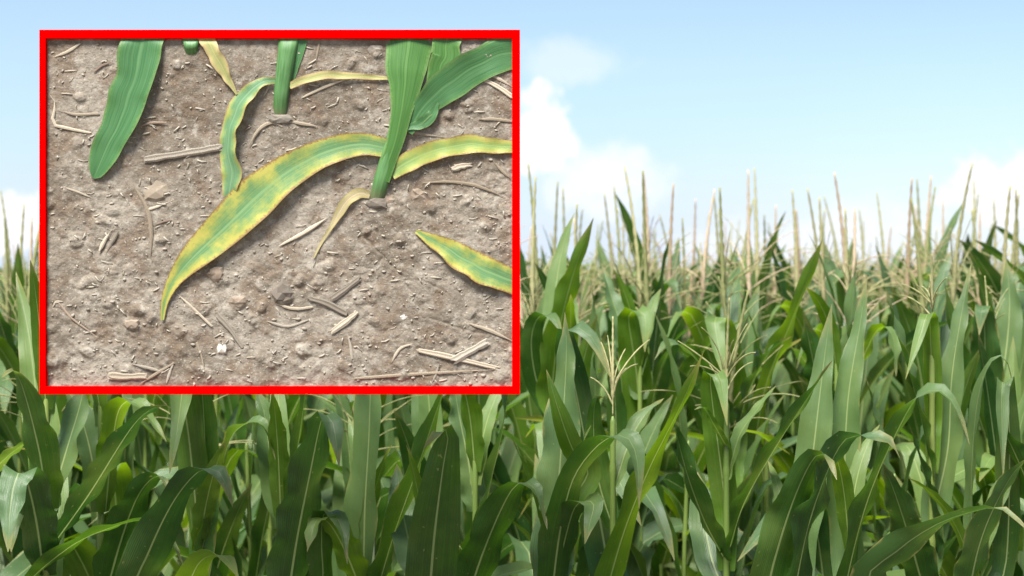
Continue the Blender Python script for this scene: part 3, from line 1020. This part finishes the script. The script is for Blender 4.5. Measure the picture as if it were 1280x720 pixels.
# --- stones and clods one can pick out
m_st = {
    'tan': simple_noise_mat("stone_tan", (.22, .175, .125), (.34, .28, .21), 90, .85, .4, .001),
    'white': simple_noise_mat("stone_white", (.40, .36, .30), (.56, .52, .45), 90, .8, .4, .001),
    'brown': simple_noise_mat("stone_brown", (.17, .125, .088), (.27, .21, .155), 90, .9, .4, .001),
    'grey': simple_noise_mat("stone_grey", (.14, .115, .09), (.23, .20, .16), 90, .9, .4, .001),
}
STONES = [
    (196, 240, 20, 14, 'tan', "flat tan stone left of the drooping yellow-edged leaf"),
    (278, 435, 9, 11, 'white', "whitish rounded stone below the tip of the yellow-edged leaf"),
    (277, 412, 5, 4, 'tan', "tiny pale pebble just above the whitish stone"),
    (487, 250, 9, 9, 'brown', "brown pebble against the foot of the big green stem"),
    (525, 244, 13, 9, 'brown', "smooth brown stone right of the big green stem's foot"),
    (412, 258, 7, 6, 'tan', "small pale pebble left of the dried leaf at the stem's foot"),
    (354, 366, 14, 17, 'grey', "dark grey-brown clod in the middle of the lower soil"),
    (270, 342, 13, 12, 'brown', "rounded brown clod beside the lower edge of the yellow-edged leaf"),
    (298, 378, 11, 9, 'brown', "brown clod right of the yellow-edged leaf's tip"),
    (165, 406, 12, 8, 'brown', "low brown clod in the lower left of the soil"),
    (498, 324, 8, 7, 'tan', "tan pebble lying at the soil crack"),
    (505, 396, 7, 5, 'white', "pale chip near the lower end of the soil crack"),
    (216, 378, 10, 8, 'grey', "grey clod just left below the yellow-edged leaf's tip"),
    (585, 130, 9, 7, 'grey', "grey clod under the broad upper right leaf"),
    (470, 62, 10, 7, 'grey', "grey clod at the top beside the big green stem"),
    (325, 392, 8, 6, 'tan', "tan clod between the dark clod and the whitish stone"),
    (226, 330, 9, 8, 'grey', "grey clod above the leaf tip on its left"),
    (470, 254, 15, 7, 'grey', "low crumbly clod pushed up around the foot of the big green stem"),
    (350, 148, 14, 6, 'grey', "low crumbly clod at the foot of the middle green stem"),
    (120, 275, 9, 7, 'tan', "tan clod at the left under the big green leaf"),
]
for (px, py, rx, rz, col_, lab) in STONES:
    V, f = [], []
    nr = np.random.RandomState(int(px * 7 + py))
    k1, k2 = 8, 5
    rot = nr.uniform(0, 6.28)
    for q in range(1, k2):
        la = math.pi * q / k2
        for t in range(k1):
            lo = 2 * math.pi * t / k1
            rr = 1 + nr.uniform(-.30, .22)
            V.append((math.sin(la) * math.cos(lo) * rr, math.cos(la) * .55 * rr, math.sin(la) * math.sin(lo) * rr))
    V = [(0, .55, 0)] + V + [(0, -.55, 0)]
    for t in range(k1):
        f.append((0, 1 + (t + 1) % k1, 1 + t))
        f.append((len(V) - 1, len(V) - 1 - k1 + t, len(V) - 1 - k1 + (t + 1) % k1))
        for q in range(k2 - 2):
            f.append((1 + q * k1 + t, 1 + q * k1 + (t + 1) % k1, 1 + (q + 1) * k1 + (t + 1) % k1, 1 + (q + 1) * k1 + t))
    V = np.array(V)
    V[:, 0] *= rx * PXM
    V[:, 2] *= rz * PXM
    V[:, 1] *= min(rx, rz) * PXM * .75
    p = at(px, py, YS - .0035 if 'crumbly' in lab else min(YS, soil_y(px, py)) + .0035)
    o = link("stone", make_mesh("stone", V, f, m_st[col_], smooth=False), None, tuple(p))
    tag(o, lab, "stone", "stones and clods on the framed soil")

# --- dry straw and stalk pieces
M_STRAW = simple_noise_mat("dry_straw", (.20, .155, .105), (.47, .40, .30), 5, .85, .5, .001, None, (4, 22, 1))
M_STRAWG = simple_noise_mat("grey_straw", (.17, .14, .105), (.37, .325, .255), 5, .85, .5, .001, None, (4, 22, 1))
M_TWIG = simple_noise_mat("dark_twig", (.16, .11, .08), (.30, .22, .16), 5, .9, .5, .001, None, (4, 22, 1))
STRAW = [
    ([(184, 199), (230, 192), (275, 184)], 11, 'g', "broad flat grey stalk piece lying between the green leaf and the curled leaf"),
    ([(69, 71), (86, 64), (101, 54)], 4.5, 's', "short straw in the top left corner of the soil"),
    ([(170, 236), (184, 262), (189, 290), (188, 318)], 5.5, 's', "curved pale straw hanging below the flat tan stone"),
    ([(350, 307), (380, 291), (408, 273)], 5.5, 's', "straight pale straw below the middle of the yellow-edged leaf"),
    ([(444, 473), (530, 467), (620, 462)], 4.5, 's', "long thin straw along the bottom right of the soil"),
    ([(524, 438), (570, 448), (621, 460)], 7.5, 's', "pale flattened straw just above the long bottom straw"),
    ([(568, 450), (586, 440), (606, 429)], 11, 'g', "short broad grey stalk piece crossing the flattened straw"),
    ([(139, 470), (160, 471), (179, 470)], 11, 's', "short thick pale stalk piece at the bottom left"),
    ([(175, 480), (196, 467), (217, 454)], 4.5, 's', "slanting straw right of the short thick stalk piece"),
    ([(208, 480), (212, 466), (216, 456)], 4, 'g', "short upright straw crossing the slanting one at the bottom left"),
    ([(416, 414), (430, 404), (445, 392)], 8, 's', "broken straw below the crossing stalk pieces in the lower middle"),
    ([(388, 373), (410, 380), (431, 391)], 9, 'g', "slanting grey stalk piece in the lower middle"),
    ([(414, 374), (430, 363), (448, 349)], 9, 'g', "stalk piece rising to the right above the broken straw"),
    ([(345, 380), (368, 386), (390, 384)], 5, 's', "thin straw pointing right of the dark clod"),
    ([(529, 229), (560, 227), (595, 232), (630, 246)], 4.5, 's', "curved pale straw right of the brown stone"),
    ([(597, 96), (620, 107), (641, 121)], 7, 's', "pale straw pair's lower one at the right edge under the broad leaf"),
    ([(612, 92), (628, 101), (641, 109)], 5, 's', "pale straw pair's upper one at the right edge under the broad leaf"),
    ([(62, 118), (69, 130), (66, 154), (84, 160), (112, 166)], 5, 's', "hooked pale straw at the left edge of the soil"),
    ([(73, 138), (95, 143), (122, 142)], 5, 's', "pale straw crossing the hooked one at the left edge"),
    ([(73, 378), (90, 398), (120, 420)], 3.2, 't', "thin dark twig at the lower left"),
    ([(66, 384), (70, 377), (77, 377)], 3, 's', "tiny white curl at the lower left edge"),
    ([(216, 362), (240, 384), (264, 407)], 4, 's', "straw running down right from the yellow-edged leaf's tip"),
    ([(272, 394), (288, 412), (302, 432)], 7, 'g', "flat stalk piece right of the whitish stone"),
    ([(125, 312), (131, 300), (139, 288)], 5, 's', "left one of two short straws below the big green leaf"),
    ([(132, 318), (138, 306), (146, 292)], 5, 'g', "right one of two short straws below the big green leaf"),
    ([(312, 180), (324, 162), (340, 153), (352, 158)], 5, 's', "bent dry leaf scrap left of the middle green stem's foot"),
    ([(362, 152), (380, 155), (397, 158)], 4.5, 's', "short straw right of the middle green stem's foot"),
    ([(378, 122), (408, 108), (437, 98)], 4, 's', "thin straw under the dry arched leaf at the top middle"),
    ([(434, 416), (438, 432), (440, 448)], 4, 'g', "upright straw under the broken straw"),
    ([(588, 405), (612, 413), (640, 426)], 5, 's', "straw at the right edge below the lower right leaf"),
    ([(601, 149), (620, 149), (641, 152)], 6, 's', "straw lying level at the right edge above the narrow leaf"),
    ([(508, 163), (530, 168), (552, 171)], 5, 's', "straw piece just right of the big stem above the narrow leaf"),
    ([(246, 428), (253, 450), (257, 474)], 3.2, 's', "thin upright straw at the bottom left of the whitish stone"),
    ([(168, 162), (186, 154), (208, 153)], 3.2, 't', "thin dark bent twig right of the big green leaf"),
    ([(83, 235), (100, 241), (116, 248)], 3.2, 's', "thin straw left of the big green leaf's tip"),
    ([(567, 211), (577, 208), (588, 206)], 8, 's', "stubby pale straw chip right of the big stem"),
    ([(186, 262), (200, 257), (214, 251)], 4, 's', "short pale straw just right of the curved hanging one"),
    ([(192, 282), (205, 277), (214, 275)], 3.5, 't', "small forked twig right of the curved hanging straw"),
    ([(165, 455), (190, 461), (206, 466)], 4, 'g', "flat straw above the slanting one at the bottom left"),
    ([(118, 90), (128, 82), (140, 78)], 3.5, 't', "small twig left of the big green leaf near the top"),
    ([(330, 120), (336, 108), (338, 96)], 3.5, 's', "thin straw beside the curled leaf's top"),
    ([(395, 78), (397, 64), (400, 50)], 3, 's', "thin upright straw at the top right of the middle stem"),
    ([(490, 452), (500, 436), (515, 430)], 4, 's', "small bent straw left of the flattened straw"),
    ([(540, 478), (545, 468), (548, 456)], 3.5, 'g', "small upright straw over the long bottom straw"),
    ([(385, 400), (360, 408), (335, 402)], 4.5, 'g', "dull straw below the dark clod"),
    ([(620, 205), (630, 216), (640, 224)], 4, 's', "short straw at the right edge below the narrow leaf"),
]
for (pts, wd, kind, lab) in STRAW:
    nr = random.Random(int(pts[0][0] * 3 + pts[0][1]))
    n = 9
    C2 = spline(np.array(pts, float), n)
    rad = wd * .43 * PXM
    P = []
    for (px, py) in C2:
        P.append(at(px, py, min(soil_y(px, py), YS) - rad * .35))
    P = np.array(P)
    P[:, 1] = np.convolve(np.pad(P[:, 1], 2, 'edge'), np.ones(5) / 5, 'valid')
    t = np.linspace(0, 1, n)
    P = P + np.array([(nr.uniform(-1, 1), 0, nr.uniform(-1, 1)) for _ in range(n)]) * rad * .07
    kk = 10 if wd > 6 else 6
    r = rad * (1 + .16 * np.sin(t * 5 + nr.uniform(0, 6)) + np.array([nr.uniform(-.12, .12) for _ in range(n)]))
    r = r * (np.where((t < .05) | (t > .95), nr.uniform(.75, 1.0), 1) if wd > 6 else (1 - .75 * np.abs(2 * t - 1 - nr.uniform(-.4, .4)) ** 3).clip(.15, 1))
    V, f, uv = tube(P, r, kk)
    Pr = P.repeat(kk, 0)
    Dv = V - Pr
    groove_ = np.tile([1.0 if q % 2 else .35 for q in range(kk)], n)
    Dv[:, 1] *= (.26 * groove_) if wd > 6 else .42
    Tt = tangents(P)
    for e_, sg in ((0, -1), (n - 1, 1)):                     # ragged ends
        for q in range(kk):
            Dv[e_ * kk + q] += Tt[e_] * sg * nr.uniform(-.6, 1.3) * rad
    V = Pr + Dv
    c0 = P.mean(0)
    o = link("straw", make_mesh("straw", V - c0, f, {'s': M_STRAW, 'g': M_STRAWG, 't': M_TWIG}[kind], uv, smooth=False), None, tuple(c0))
    tag(o, lab, "straw", "dry straw pieces on the framed soil")

# small straw and leaf litter too fine to count
VS, FS, n0 = [], [], 0
for _ in range(560):
    px, py = rs.uniform(66, 632), rs.uniform(54, 478)
    L = 3 + 13 * rs.rand() ** 2
    a_ = rs.uniform(0, math.pi)
    p0 = at(px, py, soil_y(px, py) - .0006)
    q2 = (px + L * math.cos(a_), py + L * .6 * math.sin(a_))
    p1 = at(q2[0], q2[1], soil_y(*q2) - .0006)
    pm = (p0 + p1) / 2 + np.array((rs.uniform(-1, 1), -.6, rs.uniform(-1, 1))) * .0012
    V, f, _u = tube(np.array([p0, pm, p1]), rs.uniform(.0005, .0017), 4)
    V[:, 1] = np.array([p0, pm, p1])[:, 1].repeat(4) + (V[:, 1] - np.array([p0, pm, p1])[:, 1].repeat(4)) * .45
    VS.append(V)
    FS += [[i + n0 for i in q] for q in f if len(q) == 4]
    n0 += len(V)
lit = link("straw_litter", big_mesh("straw_litter", np.vstack(VS), np.array(FS), M_STRAWG))
tag(lit, "fine bits of dry straw strewn over the framed soil", "straw litter", None, "stuff")


# --- seedlings on the framed soil
def sick_leaf(name, green, green2, yellow, rim, y0, y1, noise_amt=.5, rough=.45, tipy=0.0, transl=.15):
    """leaf whose margins (y0..y1 of the half width) have turned yellow, with a dry rim"""
    m, B = new_mat(name)
    tcn = B.n('ShaderNodeTexCoord')
    uv = B.n('ShaderNodeSeparateXYZ')
    B.put(uv.inputs[0], tcn.outputs['UV'])
    u, v = uv.outputs[0], uv.outputs[1]
    a = B.math('ABSOLUTE', B.math('MULTIPLY_ADD', u, 2.0, -1.0))
    mp = B.n('ShaderNodeMapping')
    mp.inputs['Scale'].default_value = (3.2, 8, 1)
    B.put(mp.inputs[0], tcn.outputs['UV'])
    n1 = B.noise(mp.outputs[0], 1.0, 4, .6)
    mp2 = B.n('ShaderNodeMapping')
    mp2.inputs['Scale'].default_value = (34, 2.2, 1)
    B.put(mp2.inputs[0], tcn.outputs['UV'])
    n2 = B.noise(mp2.outputs[0], 1.0, 3, .6)
    nz = B.math('SUBTRACT', B.math('ADD', B.math('MULTIPLY', n1, .75), B.math('MULTIPLY', n2, .25)), .5)
    c = B.mix(B.ramp(n2, .3, .7), green, green2)
    rb = B.ramp(a, .03, .09, .35, 0)
    c = B.mix(rb, c, (green2[0] * 1.6 + .03, green2[1] * 1.4 + .03, green2[2] * 1.5 + .02))
    n3 = B.noise(tcn.outputs['Object'], 30, 5, .7)
    blot = B.math('MULTIPLY', B.math('SUBTRACT', n3, .5), noise_amt * 2.2)
    e = B.math('ADD', B.math('ADD', B.math('ADD', a, blot), B.math('MULTIPLY', nz, noise_amt * 1.3)), B.math('MULTIPLY', v, tipy))
    pale = B.ramp(e, y0 - .25, y1)
    c = B.mix(pale, c, (green2[0] * .35 + yellow[0] * .62, green2[1] * .55 + yellow[1] * .5, yellow[2] * .9))
    c = B.mix(B.ramp(e, (y0 + y1) / 2, y1 + .12), c, yellow)
    n4 = B.noise(tcn.outputs['Object'], 260, 3, .6)
    e2 = B.math('ADD', B.math('ADD', a, B.math('MULTIPLY', nz, .3)), B.math('MULTIPLY', B.math('SUBTRACT', n4, .5), .5))
    c = B.mix(B.ramp(e2, .84, .97, 0, .9), c, rim)
    fl = B.math('MULTIPLY', B.ramp(n4, .63, .72), B.ramp(e, y0, y1, .0, .6))
    c = B.mix(fl, c, rim)
    h = B.math('MULTIPLY_ADD', B.math('SINE', B.math('MULTIPLY', u, 190.0)), .1, n2)
    return finish(m, B, c, rough, (h, .35, .0012), .4, transl)


M_SICK = sick_leaf("yellow_edged_leaf", (.085, .195, .072), (.145, .265, .095), (.40, .36, .075), (.24, .13, .05), .50, 1.0, .9, .5, .42)
M_SICK2 = sick_leaf("yellowing_leaf", (.17, .28, .08), (.24, .34, .10), (.40, .37, .09), (.30, .18, .07), .25, .9, .8, .45, .2)
M_SICK3 = sick_leaf("curled_leaf", (.085, .195, .085), (.15, .265, .125), (.36, .36, .09), (.32, .22, .09), .55, 1.05, .8)
M_YOUNG = sick_leaf("healthy_young_leaf", (.036, .125, .034), (.078, .190, .068), (.09, .20, .05), (.12, .21, .06), .85, 1.3, .3, .4)
M_YOUNGB = sick_leaf("bright_young_leaf", (.040, .128, .018), (.080, .190, .042), (.11, .23, .045), (.14, .24, .07), .85, 1.3, .3, .4)
M_DRY = sick_leaf("dry_leaf", (.36, .30, .15), (.46, .39, .22), (.40, .30, .13), (.38, .28, .14), .6, .95, .4, .7)
M_HALFDRY = sick_leaf("half_dry_leaf", (.25, .29, .10), (.38, .36, .14), (.46, .37, .16), (.42, .29, .13), .25, .7, .5, .6)
m, B = new_mat("seedling_stem")
tcn = B.n('ShaderNodeTexCoord')
uvn = B.n('ShaderNodeSeparateXYZ')
B.put(uvn.inputs[0], tcn.outputs['UV'])
mp = B.n('ShaderNodeMapping')
mp.inputs['Scale'].default_value = (16, 2.5, 1)
B.put(mp.inputs[0], tcn.outputs['UV'])
nz = B.noise(mp.outputs[0], 1.0, 4, .6)
c = B.mix(B.ramp(nz, .3, .7), (.045, .130, .032), (.100, .210, .072))
low = B.ramp(B.math('ADD', uvn.outputs[1], B.math('MULTIPLY', nz, .12)), .30, .16)
c = B.mix(B.math('MULTIPLY', low, .55), c, (.15, .105, .065))
finish(m, B, c, .5, (nz, .3, .001), .35)
M_STEM = m
M_STEM2 = simple_noise_mat("seedling_sheath", (.050, .150, .034), (.110, .225, .080), 5, .45, .3, .001, .1, (14, 2, 1))


def tuck(V):
    """let the ends of a blade pass under the frame instead of over it"""
    m_ = np.minimum(np.minimum(V[:, 0] - bx(60), bx(640) - V[:, 0]), bz(48) - V[:, 2]) / PXM     # pixels inside the frame
    lim = YB + .004 - np.clip(m_ - 2, 0, 30) * .0008
    V[:, 1] = np.maximum(V[:, 1], lim)
    V[:, 2] = np.minimum(V[:, 2], bz(41.5))
    V[:, 0] = np.clip(V[:, 0], bx(52), bx(646))


def inset_leaf(root, O2, pts, widths, mat, lift=(.006, .009, .006), wave=.0016, freq=4, roll=0.0, fold=.12, n=36, name="leaf", rnd_tip=0.0):
    """blade lying over the framed soil; pts and widths in photograph pixels"""
    pts = np.array(pts, float)
    s = np.concatenate([[0], np.cumsum(np.linalg.norm(np.diff(pts, axis=0), axis=1))])
    s /= s[-1]
    C2 = spline(pts, n)
    t = np.linspace(0, 1, n)
    lf = np.interp(t, np.linspace(0, 1, len(lift)), lift) * .62
    P = np.array([at(p[0], p[1], YS - l) for p, l in zip(C2, lf)])
    wd = np.interp(t, np.linspace(0, 1, len(widths)), widths) * PXM
    wd = np.convolve(np.pad(wd, 2, 'edge'), np.ones(5) / 5, 'valid')
    if rnd_tip:
        wd = wd * np.sqrt(np.maximum(.004, 1 - np.clip((t - 1 + rnd_tip) / rnd_tip, 0, 1) ** 2))
    rr = np.random.RandomState(int(abs(pts[0][0] * 3 + pts[0][1] * 5)))
    ctl = np.linspace(0, 1, 13)
    def soft(a_):
        y_ = np.interp(t, ctl, rr.uniform(-a_, a_, 13))
        return np.convolve(np.pad(y_, 2, 'edge'), np.array((1, 2, 3, 2, 1)) / 9, 'valid')
    am = min(.15, 4.5 / max(widths))
    wd = wd * (1 + soft(am))
    sh = soft(am * .5) * wd
    T = tangents(P)
    P = P + np.stack([-T[:, 2], 0 * t, T[:, 0]], 1) * sh[:, None]
    T = tangents(P)
    Nn = np.repeat(np.array((0, -1.0, 0))[None], n, 0)
    side = np.cross(Nn, T)
    side /= np.linalg.norm(side, axis=1, keepdims=True)
    ang = roll * np.sin(t * math.pi)
    side = side * np.cos(ang)[:, None] + Nn * np.sin(ang)[:, None]
    V, q, uv = ribbon(P, side, wd, 11, fold, wave, freq, pts[0][0] * .1)
    tuck(V)
    return link(name, make_mesh(name, V - O2, q, mat, uv), root)


def inset_stem(root, O2, pts, widths, mat, lift, name="stem"):
    n = 22
    C2 = spline(np.array(pts, float), n)
    t = np.linspace(0, 1, n)
    lf = np.interp(t, np.linspace(0, 1, len(lift)), lift)
    P = np.array([at(p[0], p[1], YS - l) for p, l in zip(C2, lf)])
    wd = np.interp(t, np.linspace(0, 1, len(widths)), widths) * PXM * .5
    V, f, uv = tube(P, wd, 12)
    V[:, 1] = P[:, 1].repeat(12) + (V[:, 1] - P[:, 1].repeat(12)) * .5
    tuck(V)
    return link(name, make_mesh(name, V - O2, f, mat, uv), root)


def seedling(name, px, py, lab, cat, group=None):
    p = at(px, py, YS)
    r = link(name, None, None, tuple(p))
    tag(r, lab, cat, group)
    return r, p


GS = "young corn plants on the framed soil"
# the big seedling with the yellow-edged leaf
r, O2 = seedling("young_corn_plant", 470, 256, "young corn plant with thick green stem and long yellow-edged leaf drooping left", "corn plant", GS)
inset_stem(r, O2, [(468, 262), (475, 232), (486, 196), (498, 156), (506, 126)], (18, 20, 21, 20, 8), M_STEM, (-.008, .004, .004, .001, -.002))
inset_leaf(r, O2, [(484, 186), (460, 181), (437, 182), (410, 189), (387, 199), (344, 226), (300, 266), (256, 307), (223, 343), (207, 374), (203, 400)],
           (24, 28, 32, 38, 45, 50, 54, 54, 52, 46, 34, 20, 11, 3), M_SICK, (.009, .012, .013, .012, .010, .006), .0020, 6, .1).data.name = "leaf"
inset_leaf(r, O2, [(488, 216), (512, 200), (545, 188), (590, 181), (646, 184)], (20, 26, 24, 20, 15), M_SICK2, (.008, .011, .012, .010, .006), .0016, 4)
inset_leaf(r, O2, [(478, 226), (485, 203), (495, 170), (504, 122), (513, 42)], (17, 21, 29, 50, 68), M_YOUNGB, (.0165, .0195, .022, .019, .005), .0006, 2, 0, -.16)
inset_leaf(r, O2, [(510, 165), (526, 140), (552, 112), (590, 86), (622, 70), (645, 66)], (12, 28, 38, 42, 44, 42), M_YOUNG, (.011, .014, .015, .012, .006, .002), .0016, 3, .15, .1)
inset_leaf(r, O2, [(545, 132), (546, 100), (556, 70), (561, 44)], (6, 26, 34, 40), M_YOUNGB, (.004, .007, .007, .004), .001, 2)
inset_leaf(r, O2, [(504, 160), (522, 156), (538, 146), (547, 128)], (5, 13, 15, 5), M_YOUNG, (.012, .015, .015, .014), .001, 2)
inset_leaf(r, O2, [(462, 244), (446, 242), (430, 256), (416, 280), (402, 303), (392, 322)], (10, 14, 12, 6, 4, 2), M_DRY, (.005, .009, .008, .006, .005), .001, 3)
# the one behind it
r, O2 = seedling("young_corn_plant", 350, 155, "young corn plant at the top middle with a curled leaf hanging left", "corn plant", GS)
inset_stem(r, O2, [(350, 156), (351, 125), (356, 85), (362, 44)], (17, 19, 22, 26), M_STEM, (-.008, .004, .005, .0005))
inset_leaf(r, O2, [(344, 100), (325, 103), (304, 122), (290, 152), (285, 185), (289, 215), (286, 246)], (6, 15, 22, 27, 26, 24, 26, 14), M_SICK3,
           (.010, .012, .012, .011, .010, .008), .0024, 5, .45)
inset_leaf(r, O2, [(362, 108), (382, 99), (408, 94), (445, 95), (490, 98)], (9, 10, 9, 7, 3), M_HALFDRY, (.010, .012, .011, .008, .005), .001, 3)
inset_leaf(r, O2, [(366, 100), (372, 76), (380, 42)], (4, 10, 14), M_YOUNG, (.003, .004, .002), .0, 2)
# leaves that hang into the frame from plants outside it
r, O2 = seedling("young_corn_plant", 238, 68, "stub of a young corn plant at the top edge with a narrow yellow dried leaf", "corn plant", GS)
inset_stem(r, O2, [(240, 69), (239, 58), (238, 42)], (16, 19, 21), M_STEM, (-.006, .004, .003))
inset_leaf(r, O2, [(256, 42), (268, 68), (281, 92), (296, 118)], (18, 20, 18, 10, 2), M_HALFDRY, (.010, .012, .010, .006), .0012, 3, .3)
r, O2 = seedling("corn_leaf", 178, 48, "broad dark green healthy leaf hanging down from the top left of the frame", "leaf")
inset_leaf(r, O2, [(181, 38), (170, 90), (155, 140), (136, 182), (117, 223)], (56, 55, 50, 46, 42, 38, 30), M_YOUNG, (.005, .012, .013, .012, .008), .0018, 3.5, .1, .10, 44, rnd_tip=.2)
r, O2 = seedling("corn_leaf", 641, 352, "short yellow and green leaf pointing in from the right edge of the frame", "leaf")
inset_leaf(r, O2, [(648, 356), (612, 340), (580, 324), (548, 305), (520, 289)], (32, 36, 36, 30, 20, 5), M_SICK, (.005, .011, .010, .007, .004), .0016, 4, .1)
